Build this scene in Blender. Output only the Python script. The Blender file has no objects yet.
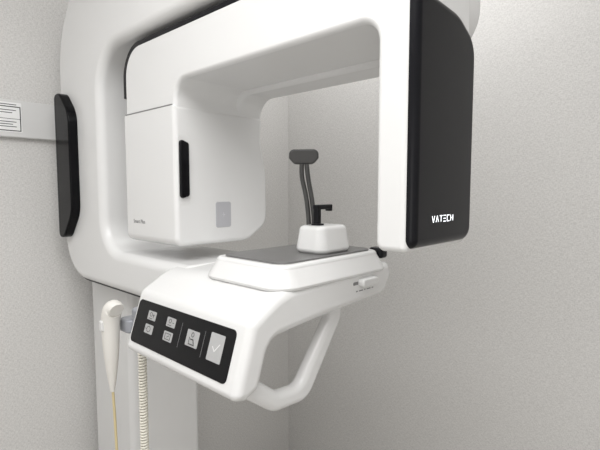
import bpy, bmesh, math
from mathutils import Vector, Matrix
E=2.05
scene=bpy.context.scene
try: scene.view_settings.view_transform='Standard'
except Exception: pass
COL=scene.collection

# ---------------- materials ----------------
def mat(name,col,rough=0.4,metal=0.0,coat=0.0,emis=None,es=0.0,noise=0.0,spec=0.5):
    m=bpy.data.materials.new(name); m.use_nodes=True
    nt=m.node_tree; b=nt.nodes['Principled BSDF']
    b.inputs['Roughness'].default_value=rough
    b.inputs['Metallic'].default_value=metal
    b.inputs['Coat Weight'].default_value=coat
    b.inputs['Specular IOR Level'].default_value=spec
    if emis:
        b.inputs['Emission Color'].default_value=(*emis,1); b.inputs['Emission Strength'].default_value=es
    tc=nt.nodes.new('ShaderNodeTexCoord')
    n=nt.nodes.new('ShaderNodeTexNoise'); n.inputs['Scale'].default_value=3; n.inputs['Detail'].default_value=1
    nt.links.new(tc.outputs['Object'],n.inputs['Vector'])
    cr=nt.nodes.new('ShaderNodeValToRGB')
    cr.color_ramp.elements[0].color=(*[c*0.985 for c in col],1); cr.color_ramp.elements[1].color=(*col,1)
    nt.links.new(n.outputs['Fac'],cr.inputs['Fac']); nt.links.new(cr.outputs['Color'],b.inputs['Base Color'])
    if noise>0:
        bp=nt.nodes.new('ShaderNodeBump'); bp.inputs['Strength'].default_value=noise; bp.inputs['Distance'].default_value=0.001
        n2=nt.nodes.new('ShaderNodeTexNoise'); n2.inputs['Scale'].default_value=900
        nt.links.new(tc.outputs['Object'],n2.inputs['Vector']); nt.links.new(n2.outputs['Fac'],bp.inputs['Height']); nt.links.new(bp.outputs['Normal'],b.inputs['Normal'])
    return m
WHITE=mat('white_gloss_plastic',(0.735,0.733,0.728),0.26,spec=0.6)
WHITE2=mat('white_satin_plastic',(0.70,0.698,0.692),0.42)
BLACK=mat('black_satin_plastic',(0.006,0.006,0.008),0.28,spec=0.2)
BLACKG=mat('black_gloss_panel',(0.004,0.004,0.005),0.12,spec=0.22)
BLACKS=mat('black_gloss_cover',(0.004,0.004,0.005),0.2,spec=0.12)
GREY=mat('grey_tray',(0.13,0.128,0.127),0.35,noise=0.1)
DARKG=mat('smoky_grey_plastic',(0.055,0.054,0.053),0.28)
BTN=mat('button_light_grey',(0.40,0.40,0.40),0.4,spec=0.3)
BTN2=mat('button_pale_grey',(0.42,0.42,0.42),0.4,spec=0.3)
ICON=mat('icon_ink',(0.02,0.02,0.02),0.5)
ICONL=mat('icon_pale',(0.75,0.75,0.75),0.5)
ICONW=mat('icon_white',(0.35,0.35,0.35),0.5)
STICK=mat('sticker_grey',(0.45,0.45,0.475),0.5)
STICKM=mat('sticker_mark',(0.60,0.60,0.63),0.5)
STICKW=mat('sticker_white',(0.88,0.88,0.88),0.5)
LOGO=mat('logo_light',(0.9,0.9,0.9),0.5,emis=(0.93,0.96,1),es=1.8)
HOLD=mat('holder_grey_metal',(0.33,0.34,0.37),0.4,0.1)
IVORY=mat('ivory_plastic',(0.74,0.72,0.68),0.35)
CORD=mat('yellowed_cord',(0.62,0.52,0.30),0.5)
CORDW=mat('cream_cord',(0.88,0.85,0.76),0.5)
SEAM=mat('seam_grey',(0.22,0.22,0.22),0.6)

def wallmat(name,c1,c2):
    m=bpy.data.materials.new(name); m.use_nodes=True; nt=m.node_tree; b=nt.nodes['Principled BSDF']
    b.inputs['Roughness'].default_value=0.8; b.inputs['Specular IOR Level'].default_value=0.2
    tc=nt.nodes.new('ShaderNodeTexCoord')
    mp=nt.nodes.new('ShaderNodeMapping'); mp.inputs['Scale'].default_value=(1,1,0.2)
    nt.links.new(tc.outputs['Object'],mp.inputs['Vector'])
    mp2=nt.nodes.new('ShaderNodeMapping'); mp2.inputs['Scale'].default_value=(0.2,0.2,1)
    nt.links.new(tc.outputs['Object'],mp2.inputs['Vector'])
    a=nt.nodes.new('ShaderNodeTexNoise'); a.inputs['Scale'].default_value=400; a.inputs['Detail'].default_value=1
    nt.links.new(mp.outputs['Vector'],a.inputs['Vector'])
    c=nt.nodes.new('ShaderNodeTexNoise'); c.inputs['Scale'].default_value=400; c.inputs['Detail'].default_value=1
    nt.links.new(mp2.outputs['Vector'],c.inputs['Vector'])
    ad=nt.nodes.new('ShaderNodeMath'); ad.operation='ADD'
    nt.links.new(a.outputs['Fac'],ad.inputs[0]); nt.links.new(c.outputs['Fac'],ad.inputs[1])
    cr=nt.nodes.new('ShaderNodeValToRGB')
    hf=nt.nodes.new('ShaderNodeMath'); hf.operation='MULTIPLY'; hf.inputs[1].default_value=0.5
    nt.links.new(ad.outputs[0],hf.inputs[0]); nt.links.new(hf.outputs[0],cr.inputs[0])
    cr.color_ramp.elements[0].position=0.38; cr.color_ramp.elements[1].position=0.60
    cr.color_ramp.elements[0].color=(*c1,1); cr.color_ramp.elements[1].color=(*c2,1)
    nt.links.new(cr.outputs['Color'],b.inputs['Base Color'])
    bp=nt.nodes.new('ShaderNodeBump'); bp.inputs['Strength'].default_value=0.15; bp.inputs['Distance'].default_value=0.002
    nt.links.new(hf.outputs[0],bp.inputs['Height']); nt.links.new(bp.outputs['Normal'],b.inputs['Normal'])
    return m
WALL=wallmat('woven_wallpaper',(0.58,0.57,0.555),(0.73,0.72,0.705))
CEIL=mat('ceiling_paint',(0.85,0.848,0.842),0.8)
FLOOR=mat('floor_vinyl',(0.64,0.62,0.59),0.5)

# ---------------- geometry helpers ----------------
def rounded(pts,radii,inset,seg=8):
    n=len(pts); P=[Vector(p) for p in pts]
    area=sum(P[i].x*P[(i+1)%n].y-P[(i+1)%n].x*P[i].y for i in range(n))
    if area<0: P=P[::-1]; radii=list(radii)[::-1]
    out=[]
    for i in range(n):
        p0,p,p1=P[i-1],P[i],P[(i+1)%n]
        e0=(p-p0).normalized(); e1=(p1-p).normalized()
        n0=Vector((-e0.y,e0.x)); n1=Vector((-e1.y,e1.x))
        cr=e0.x*e1.y-e0.y*e1.x
        q=p+(n0+n1)*(inset/(1+n0.dot(n1)))
        r=radii[i]
        r=(r-inset) if cr>0 else (r+inset)
        r=max(r,0.0006)
        d0=-e0; d1=e1
        cosT=max(-0.9999,min(0.9999,d0.dot(d1))); half=math.acos(cosT)/2
        t=r/math.tan(half)
        cen=q+(d0+d1).normalized()*(r/math.sin(half))
        a=q+d0*t-cen; b=q+d1*t-cen
        a0=math.atan2(a.y,a.x); a1=math.atan2(b.y,b.x); da=a1-a0
        while da>math.pi: da-=2*math.pi
        while da<-math.pi: da+=2*math.pi
        for k in range(seg+1):
            an=a0+da*k/seg
            out.append(cen+Vector((math.cos(an),math.sin(an)))*r)
    return out
def mapax(axis,u,v,w):
    return {'Y':(u,w,v),'X':(w,u,v),'Z':(u,v,w)}[axis]
def add_solid(bm,pts,radii,a0,a1,axis,bevel=0.01,seg=8,bseg=5,taper=(0,0),mi=0,bevel2=None):
    if not hasattr(radii,'__len__'): radii=[radii]*len(pts)
    b0=bevel; b1=bevel if bevel2 is None else bevel2
    loops=[]
    for k in range(bseg+1):
        an=math.pi/2*k/bseg
        loops.append((a0+b0*(1-math.cos(an)), taper[0]+b0*(1-math.sin(an))))
    for k in range(bseg+1):
        an=math.pi/2*(1-k/bseg)
        loops.append((a1-b1*(1-math.cos(an)), taper[1]+b1*(1-math.sin(an))))
    vl=[]
    for w,ins in loops:
        ring=rounded(pts,radii,ins,seg)
        vl.append([bm.verts.new(mapax(axis,p.x,p.y,w)) for p in ring])
    n=len(vl[0]); fs=[]
    for i in range(len(vl)-1):
        for j in range(n):
            fs.append(bm.faces.new((vl[i][j],vl[i][(j+1)%n],vl[i+1][(j+1)%n],vl[i+1][j])))
    fs.append(bm.faces.new(vl[0])); fs.append(bm.faces.new(vl[-1][::-1]))
    for f in fs: f.material_index=mi
def finish(name,bm,mats,parent=None,smooth=True,wn=True):
    bmesh.ops.remove_doubles(bm,verts=bm.verts,dist=0.00003)
    bmesh.ops.recalc_face_normals(bm,faces=bm.faces)
    for f in bm.faces: f.smooth=smooth
    me=bpy.data.meshes.new(name); bm.to_mesh(me); bm.free()
    ob=bpy.data.objects.new(name,me); COL.objects.link(ob)
    for m in (mats if isinstance(mats,(list,tuple)) else [mats]): me.materials.append(m)
    if wn and smooth:
        w=ob.modifiers.new('wn','WEIGHTED_NORMAL'); w.weight=80
    if parent: ob.parent=parent
    return ob
def solid(name,pts,radii,a0,a1,axis,m,parent=None,**k):
    bm=bmesh.new(); add_solid(bm,pts,radii,a0,a1,axis,**k)
    return finish(name,bm,m,parent)
def rect(u0,v0,u1,v1): return [(u0,v0),(u1,v0),(u1,v1),(u0,v1)]
def rel(pts): return [(u,v+E) for u,v in pts]
def local_obj(ob,M):
    ob.data.transform(M); ob.data.update()
def curve_mesh(name,pts,r,m,parent=None,res=8,cyclic=False,radii=None,smoothc=True):
    cu=bpy.data.curves.new(name,'CURVE'); cu.dimensions='3D'; cu.bevel_depth=r; cu.bevel_resolution=res//2; cu.use_fill_caps=True
    if smoothc:
        s=cu.splines.new('NURBS'); s.points.add(len(pts)-1); s.order_u=4; s.use_endpoint_u=True; s.resolution_u=6
    else:
        s=cu.splines.new('POLY'); s.points.add(len(pts)-1)
    for i,p in enumerate(pts):
        s.points[i].co=(*p,1)
        if radii: s.points[i].radius=radii[i]
    s.use_cyclic_u=cyclic
    tmp=bpy.data.objects.new('tmp',cu); COL.objects.link(tmp)
    bpy.context.view_layer.update()
    me=bpy.data.meshes.new_from_object(tmp.evaluated_get(bpy.context.evaluated_depsgraph_get()))
    bpy.data.objects.remove(tmp)
    me.name=name; me.materials.clear(); me.materials.append(m)
    for p in me.polygons: p.use_smooth=True
    ob=bpy.data.objects.new(name,me); COL.objects.link(ob)
    if parent: ob.parent=parent
    return ob
def text_mesh(name,txt,size,M,m,parent=None,extrude=0.0006,sx=1.0,bold=0.0):
    cu=bpy.data.curves.new(name,'FONT'); cu.body=txt; cu.size=size; cu.extrude=extrude; cu.align_x='CENTER'; cu.align_y='CENTER'; cu.offset=bold
    tmp=bpy.data.objects.new('tmp',cu); COL.objects.link(tmp); bpy.context.view_layer.update()
    me=bpy.data.meshes.new_from_object(tmp.evaluated_get(bpy.context.evaluated_depsgraph_get()))
    bpy.data.objects.remove(tmp); me.name=name
    me.transform(M@Matrix.Diagonal((sx,1,1,1))); me.materials.clear(); me.materials.append(m)
    ob=bpy.data.objects.new(name,me); COL.objects.link(ob)
    if parent: ob.parent=parent
    return ob
def frame(o,x,y):
    x=Vector(x).normalized(); y=Vector(y).normalized(); z=x.cross(y)
    return Matrix(((x.x,y.x,z.x,o[0]),(x.y,y.y,z.y,o[1]),(x.z,y.z,z.z,o[2]),(0,0,0,1)))
def empty(name,loc):
    o=bpy.data.objects.new(name,None); o.empty_display_size=0.1; COL.objects.link(o); return o

# ---------------- room ----------------
def box(name,x0,x1,y0,y1,z0,z1,m):
    bm=bmesh.new(); bmesh.ops.create_cube(bm,size=1)
    for v in bm.verts: v.co=Vector(((x0+x1)/2+v.co.x*(x1-x0),(y0+y1)/2+v.co.y*(y1-y0),(z0+z1)/2+v.co.z*(z1-z0)))
    o=finish(name,bm,m,smooth=False); o['kind']='structure'; return o
YW=1.59; X1=4.2; Y0=-2.6; H=E+1.35
box('wall_left',-0.1,0,Y0-0.1,YW,0,H,WALL)
box('wall_back',-0.1,X1+0.1,YW,YW+0.1,0,H,WALL)
box('wall_right',X1,X1+0.1,Y0-0.1,YW,0,H,WALL)
box('wall_front',0,X1,Y0-0.1,Y0,0,H,WALL)
box('floor',-0.1,X1+0.1,Y0-0.1,YW+0.1,-0.1,0,FLOOR)
box('ceiling',-0.1,X1+0.1,Y0-0.1,YW+0.1,H,H+0.1,CEIL)
# wall guard rail
o=solid('trim_1',rect(0.0,E+0.235,0.03,E+0.40),0.006,-2.0,0.55,'Y',WHITE2,bevel=0.004,seg=4,bseg=3)
o['kind']='structure'
# notice sticker on rail
bm=bmesh.new()
sy=-0.345
add_solid(bm,rect(sy,E+0.258,sy+0.19,E+0.388),0.003,0.0300,0.0312,'X',bevel=0.0002,seg=2,bseg=1,mi=0)
def bar(y0,y1,z0,z1,mi=1):
    add_solid(bm,rect(y0,E+z0,y1,E+z1),0.0002,0.0308,0.0316,'X',bevel=0.0001,seg=1,bseg=1,mi=mi)
bar(sy+.004,sy+.186,0.367,0.371); bar(sy+.004,sy+.186,0.262,0.266)
bar(sy+.004,sy+.008,0.266,0.367); bar(sy+.182,sy+.186,0.266,0.367)
bar(sy+.03,sy+.17,0.377,0.380)
for i in range(2): bar(sy+.105,sy+.168-0.015*(i%2),0.352-0.011*i,0.355-0.011*i)
bar(sy+.008,sy+.182,0.315,0.317)
for i in range(3): bar(sy+.02,sy+.168-0.014*(i%2),0.301-0.0105*i,0.304-0.0105*i)
o=finish('label_sticker',bm,[STICKW,ICON],smooth=False)
o['label']='white printed notice sticker with dark border on the wall rail'; o['category']='sticker'

# ---------------- machine ----------------
M=empty('dental_x_ray_machine',(0,0,0))
M['label']='white and black panoramic dental x-ray machine standing against the wall'; M['category']='x-ray machine'

# column
bm=bmesh.new()
add_solid(bm,rect(0.08,0.10,0.48,0.46),0.03,0.04,E-0.30,'Z',bevel=0.01)
column=finish('column',bm,WHITE,M)
o=solid('base_plate',rect(0.03,-0.05,0.95,0.60),0.08,0.0,0.045,'Z',WHITE2,M,bevel=0.012)

# C shaped carriage
cp=rel([(0.10,-0.40),(1.12,-0.40),(1.12,-0.245),(0.52,-0.245),(0.52,0.545),(1.78,0.545),(1.78,0.98),(0.36,0.98),(0.10,0.66)])
cr=[0.20,0.02,0.02,0.13,0.16,0.05,0.08,0.2,0.35]
car=solid('carriage_frame',cp,cr,-0.02,0.36,'Y',WHITE,M,bevel=0.035,seg=16,bseg=8)
ctp=rel([(0.092,-0.13),(0.092,-0.407),(1.0,-0.407),(1.0,-0.38),(0.13,-0.38),(0.13,-0.13)])
ct=solid('edge_trim',ctp,[0.003,0.205,0.003,0.003,0.17,0.003],0.005,0.34,'Y',BLACK,car,bevel=0.004,seg=14,bseg=3)
sc=solid('side_cover',rel([(0.145,-0.215),(0.20,-0.215),(0.305,-0.10),(0.305,0.33),(0.20,0.435),(0.145,0.42)]),[0.025,0.07,0.11,0.11,0.07,0.025],-0.058,-0.012,'Y',BLACKS,car,bevel=0.008,seg=10,bseg=5)
sc['label']='glossy black side cover'

# rotating arm
bm=bmesh.new()
ap=rel([(0.71,0.26),(1.048,0.26),(1.048,0.352),(1.82,0.352),(1.82,-0.13),(1.893,-0.13),(1.893,0.52),(0.71,0.52)])
add_solid(bm,ap,[0.01,0.01,0.06,0.045,0.02,0.012,0.03,0.11],0.0,0.295,'Y',bevel=0.014,seg=10,bseg=5)
bp=rel([(0.71,0.26),(1.048,0.26),(1.048,0.338),(1.885,0.338),(1.885,0.52),(0.71,0.52)])
add_solid(bm,bp,[0.01,0.01,0.07,0.12,0.03,0.11],0.25,0.382,'Y',bevel=0.02,seg=10,bseg=5)
arm=finish('rotating_arm',bm,WHITE,M)
tt=solid('top_trim',rel([(0.698,0.34),(0.72,0.34),(0.72,0.508),(1.895,0.508),(1.895,0.527),(0.698,0.527)]),[0.004,0.004,0.10,0.004,0.008,0.118],0.000,0.36,'Y',BLACK,arm,bevel=0.003,seg=12,bseg=3)
# sensor head
shp=rel([(-0.004,-0.19),(0.31,-0.19),(0.405,-0.13),(0.402,0.06),(0.375,0.20),(0.384,0.278),(-0.004,0.278)])
sh=solid('sensor_head',shp,[0.028,0.10,0.06,0.2,0.10,0.02,0.006],0.70,1.05,'X',WHITE,M,bevel=0.012,bevel2=0.016,seg=10,bseg=6)
gap_=solid('housing_seam',rel([(-0.0045,0.2755),(0.20,0.2755),(0.20,0.2795),(-0.0045,0.2795)]),0.001,0.715,1.036,'X',SEAM,sh,bevel=0.001,seg=3,bseg=2)
rc=solid('sensor_recess',rect(0.006,E-0.050,0.052,E+0.185),0.02,1.0455,1.0508,'X',WHITE2,sh,bevel=0.001,seg=6,bseg=2)
w=solid('sensor_window',rel([(0.010,-0.030),(0.045,-0.020),(0.045,0.155),(0.010,0.168)]),0.010,1.046,1.060,'X',BLACKG,sh,bevel=0.004,seg=6,bseg=3)
w=solid('info_plate',rect(0.155,E-0.133,0.222,E-0.042),0.008,1.044,1.0515,'X',STICK,sh,bevel=0.0012,seg=4,bseg=2)
bm=bmesh.new()
add_solid(bm,rect(0.187,E-0.096,0.190,E-0.080),0.001,1.051,1.0522,'X',bevel=0.0002,seg=1,bseg=1)
add_solid(bm,rect(0.182,E-0.0895,0.195,E-0.0865),0.001,1.051,1.0522,'X',bevel=0.0002,seg=1,bseg=1)
finish('plate_mark',bm,STICKM,sh,smooth=False)
text_mesh('model_lettering','Smart Plus',0.020,frame((0.80,-0.0042,E-0.115),(1,0,0),(0,0,1)),SEAM,sh)
# tube head cover
tc=solid('tube_head_cover',rel([(0.006,-0.122),(0.296,-0.122),(0.296,0.355),(0.20,0.397),(0.006,0.405)]),[0.02,0.035,0.07,0.12,0.02],1.884,1.909,'X',BLACK,M,bevel=0.003,bevel2=0.020,seg=10,bseg=6)
tc['label']='glossy black outer cover of the x-ray tube head'
def strip(p,q,w):
    p=Vector(p);q=Vector(q);d=(q-p).normalized();n=Vector((-d.y,d.x))*w/2
    p=p-d*w*0.3; q=q+d*w*0.3
    return [tuple(p-n),tuple(q-n),tuple(q+n),tuple(p+n)]
L={'V':[((0,1),(.5,0)),((.5,0),(1,1))],'A':[((0,0),(.5,1)),((.5,1),(1,0))],'T':[((0,1),(1,1)),((.5,1),(.5,0))],
   'E':[((0,0),(1,0)),((0,.5),(.9,.5)),((0,1),(1,1))],'C':[((1,0),(0,0)),((0,0),(0,1)),((0,1),(1,1))],'H':[((0,0),(0,1)),((1,0),(1,1)),((0,.5),(1,.5))]}
bm=bmesh.new(); cx=0.0; hgt=0.0130; wd_=0.0115; gap=0.0064
for ch in 'VATECH':
    for p,q in L[ch]:
        pts=strip((cx+p[0]*wd_,p[1]*hgt),(cx+q[0]*wd_,q[1]*hgt),0.0016)
        add_solid(bm,pts,0.0003,0,0.001,'Z',bevel=0.0001,seg=1,bseg=1)
    cx+=wd_+gap
lg=finish('logo_lettering',bm,LOGO,tc,smooth=False)
local_obj(lg,frame((1.9085,0.134-(cx-gap)/2,E-0.069),(0,1,0),(0,0,1)))
lg['label']='glowing white lettering'

# support table
prof=rel([(0.465,-0.232),(-0.030,-0.252),(-0.132,-0.312),(-0.188,-0.486),(-0.150,-0.496),(-0.108,-0.479),(-0.07,-0.366),(0.10,-0.352),(0.44,-0.335),(0.480,-0.28)])
bm=bmesh.new()
add_solid(bm,prof,[0.025,0.18,0.035,0.018,0.01,0.02,0.05,0.2,0.05,0.04],1.035,1.575,'X',bevel=0.024,seg=12,bseg=8)
add_solid(bm,rect(1.238,-0.030,1.568,0.460),0.06,E-0.26,E-0.195,'Z',bevel=0.012,seg=14,bseg=8,taper=(-0.012,0.014))
table=finish('support_table',bm,WHITE,M)
tray=solid('tray_mat',rect(1.272,0.004,1.534,0.426),0.04,E-0.198,E-0.190,'Z',GREY,table,bevel=0.003,seg=8,bseg=3)
tray['label']='dark grey tray mat'
sw=solid('slide_switch',rect(0.285,E-0.290,0.365,E-0.266),0.010,1.565,1.597,'X',WHITE2,table,bevel=0.005)
slot=solid('switch_slot',rect(0.26,E-0.283,0.39,E-0.273),0.004,1.5735,1.576,'X',SEAM,table,bevel=0.001,seg=3,bseg=2)
bm=bmesh.new()
for a,b in ((0.275,0.283),(0.29,0.31),(0.317,0.323),(0.33,0.35),(0.357,0.365)):
    add_solid(bm,rect(a,E-0.3045,b,E-0.3010),0.0005,1.5744,1.5756,'X',bevel=0.0002,seg=1,bseg=1)
finish('switch_marking',bm,SEAM,table,smooth=False)
ep=solid('end_bumper',rect(1.50,0.44,1.555,0.485),0.015,E-0.225,E-0.190,'Z',BLACK,table,bevel=0.01)

# control panel
a=Vector((0,-0.132,E-0.312)); b=Vector((0,-0.188,E-0.486))
yv=(a-b).normalized()
nrm=Vector((1,0,0)).cross(yv)
org=a+Vector((1.060,0,0))-yv*0.024
F=frame(org,(1,0,0),yv)
PH=0.128; PW=0.470
def loc_solid(name,specs,mats,parent,base):
    bm=bmesh.new()
    for (pts,r,z0,z1,mi,bv) in specs: add_solid(bm,pts,r,z0,z1,'Z',bevel=bv,seg=5,bseg=2,mi=mi)
    ob=finish(name,bm,mats,parent,wn=True); local_obj(ob,base); return ob
panel=loc_solid('control_panel',[(rect(0,-PH,PW,0),0.014,-0.006,0.002,0,0.001)],BLACKG,M,F)
panel['label']='glossy black control panel with grey buttons'
def button(cx,cy,w,h,icons,m=BTN,ink=ICON):
    sp=[(rect(cx-w/2,cy-h/2,cx+w/2,cy+h/2),0.003,0.001,0.0032,0,0.0006)]
    for (p,q,t) in icons:
        sp.append((strip((cx+p[0]*w,cy+p[1]*h),(cx+q[0]*w,cy+q[1]*h),t),0.0003,0.003,0.0037,1,0.0001))
    return loc_solid('button',sp,[m,ink],panel,F)
t1=.0017
def face(cx_,cy_,rx,ry,t=t1,n=8):
    P=[(cx_+rx*math.cos(2*math.pi*i/n),cy_+ry*math.sin(2*math.pi*i/n)) for i in range(n)]
    return [(P[i],P[(i+1)%n],t) for i in range(n)]
button(0.090,-0.037,0.044,0.026,face(-.1,.12,.14,.22)+[((-.3,-.32),(.1,-.32),t1),((.22,-.2),(.22,.2),t1),((.14,.06),(.22,.2),t1),((.30,.06),(.22,.2),t1)])
button(0.194,-0.036,0.044,0.026,face(-.1,.12,.14,.22)+[((-.3,-.32),(.1,-.32),t1),((.18,0),(.36,0),t1)])
button(0.090,-0.076,0.044,0.026,face(0,.0,.22,.32)+[((-.38,0),(-.22,0),t1)])
button(0.194,-0.075,0.044,0.026,[((-.3,-.3),(.3,-.3),t1),((-.3,.3),(.3,.3),t1),((-.3,-.3),(-.3,.3),t1),((.3,-.3),(.3,.3),t1),((-.1,-.1),(.15,.12),t1)])
button(0.306,-0.056,0.054,0.042,face(.0,.24,.10,.14)+[((-.22,-.36),(.26,-.36),.0025),((-.22,-.36),(-.22,.05),t1),((-.12,-.05),(.1,-.05),.003),((.1,-.05),(.2,-.3),.003)])
button(0.407,-0.056,0.056,0.068,[((-.22,.02),(-.04,-.14),.0022),((-.04,-.14),(.26,.16),.0022)],BTN2,ICONL)
for cx in (0.248,0.354):
    loc_solid('divider_line',[(rect(cx-0.0005,-0.092,cx+0.0005,-0.026),0.0002,0.001,0.0026,0,0.0002)],ICONW,panel,F)

# hand grip under the table
hp=rel([(0.262,-0.325),(0.256,-0.385),(0.105,-0.590),(-0.025,-0.580),(-0.150,-0.488),(-0.118,-0.445),(-0.008,-0.530),(0.070,-0.536),(0.205,-0.362),(0.200,-0.325)])
hg=solid('hand_grip',hp,[0.01,0.08,0.07,0.07,0.01,0.01,0.05,0.04,0.03,0.01],1.498,1.542,'X',WHITE,M,bevel=0.02,seg=12,bseg=8)

# bite tower
bm=bmesh.new()
add_solid(bm,rect(1.396,0.188,1.514,0.340),0.034,E-0.192,E-0.108,'Z',bevel=0.016,taper=(-0.002,0.007),bseg=8)
tower=finish('chin_rest_block',bm,WHITE,M)
bm=bmesh.new()
add_solid(bm,rect(1.440,0.230,1.460,0.252),0.007,E-0.110,E-0.048,'Z',bevel=0.002)
add_solid(bm,rect(1.434,0.224,1.468,0.260),0.012,E-0.1095,E-0.103,'Z',bevel=0.002)
add_solid(bm,rect(1.439,0.229,1.461,0.305),0.007,E-0.060,E-0.045,'Z',bevel=0.004)
add_solid(bm,rect(1.439,0.290,1.461,0.305),0.005,E-0.066,E-0.045,'Z',bevel=0.003)
finish('bite_post',bm,BLACK,M)
# head support
px,py=1.393,0.242
hs=curve_mesh('head_support',[(px+.018,py+.006,E-0.19),(px+.018,py+.006,E-0.12),(px+.014,py+.004,E-0.05),(px+.002,py+.0,E+0.01),(px-.008,py-.006,E+0.05),(px-.004,py-.003,E+0.095)],0.0075,DARKG,M)
hs['label']='smoky grey curved head support'
hs2=curve_mesh('support_stem',[(px+.030,py+.018,E-0.19),(px+.030,py+.018,E-0.12),(px+.026,py+.016,E-0.05),(px+.014,py+.012,E+0.01),(px+.008,py+.008,E+0.05),(px+.006,py+.005,E+0.095)],0.0075,DARKG,hs)
pad=solid('support_pad',[(-0.047,-0.006),(-0.03,-0.025),(0.03,-0.025),(0.047,-0.006),(0.046,0.022),(-0.046,0.022)],[0.01,0.02,0.02,0.01,0.016,0.016],-0.010,0.010,'Y',DARKG,hs,bevel=0.007)
local_obj(pad,Matrix.Translation((px,py,E+0.105))@Matrix.Rotation(math.radians(35),4,'Z'))

# handset holder on the table side
bm=bmesh.new()
add_solid(bm,rect(0.955,-0.125,1.045,-0.085),0.015,E-0.52,E-0.385,'Z',bevel=0.010)
add_solid(bm,rect(0.900,-0.142,0.970,-0.090),0.02,E-0.470,E-0.425,'Z',bevel=0.008)
holder=finish('handset_holder',bm,HOLD,M)

# ---------------- handset ----------------
HS=empty('exposure_switch_handset',(0,0,0))
HS['label']='ivory hand-held exposure switch hanging in a grey holder'; HS['category']='exposure switch'
hx,hy=0.920,-0.170
body=curve_mesh('handset_body',[(hx+0.036,hy,E-0.386),(hx+0.020,hy,E-0.378),(hx+0.002,hy-0.002,E-0.390),(hx-0.006,hy-0.004,E-0.44),(hx-0.004,hy-0.004,E-0.52),(hx-0.005,hy-0.004,E-0.60),(hx-0.004,hy-0.004,E-0.665)],0.029,IVORY,HS,res=12,radii=[0.8,1.0,1.1,1.0,0.9,0.62,0.25])
hb=solid('trigger_button',rect(hx-0.014,E-0.455,hx+0.006,E-0.42),0.006,hy-0.038,hy-0.026,'Y',WHITE2,HS,bevel=0.004)
hc=curve_mesh('handset_cord',[(hx-0.004,hy-0.004,E-0.655),(hx-0.002,hy,E-0.75),(hx+0.002,hy+0.0,E-0.9),(hx+0.02,hy,E-1.12),(hx+0.05,hy+.03,E-1.17),(hx+0.062,hy+.05,E-1.12),(hx+0.066,hy+.067,E-1.05)],0.0045,CORD,HS)
pts=[]
cx,cy=hx+0.066,hy+.067
T=54; N=T*12
for i in range(N+1):
    an=i/12*2*math.pi; z=E-1.05+0.525*i/N
    pts.append((cx+0.011*math.cos(an),cy+0.011*math.sin(an),z))
cc=curve_mesh('coiled_cord',pts,0.0036,CORDW,HS,res=4,smoothc=False)

# ---------------- lights ----------------
def area(name,loc,sx,sy,energy,rot=(0,0,0),col=(1,1,1)):
    l=bpy.data.lights.new(name,'AREA'); l.shape='RECTANGLE'; l.size=sx; l.size_y=sy; l.energy=energy; l.color=col
    o=bpy.data.objects.new(name,l); o.location=loc; o.rotation_euler=rot; COL.objects.link(o); return o
area('ceiling_light',(2.3,-0.9,H-0.02),1.8,1.4,48,col=(1,0.998,0.993))
area('ceiling_light',(1.1,1.05,H-0.02),1.6,0.8,12,col=(1,0.998,0.993))
area('ceiling_light',(1.0,-1.7,H-0.02),1.2,1.0,15,col=(1,0.998,0.993))
# added soft fill lamp behind the camera, facing the room; no window modelled
area('rear_fill_light',(3.6,-2.4,1.5),1.8,2.0,20,rot=(math.radians(90),0,math.radians(38)),col=(1,0.998,0.995))
wd=bpy.data.worlds.new('world'); scene.world=wd; wd.use_nodes=True
wd.node_tree.nodes['Background'].inputs[0].default_value=(0.9,0.9,0.92,1); wd.node_tree.nodes['Background'].inputs[1].default_value=0.3

cam=bpy.data.cameras.new('camera'); cam.lens=27; cam.sensor_width=36; cam.clip_start=0.05
co=bpy.data.objects.new('camera',cam); COL.objects.link(co)
co.location=(2.355,-0.807,E); co.rotation_euler=(math.radians(90-4.45),0,math.radians(43))
scene.camera=co
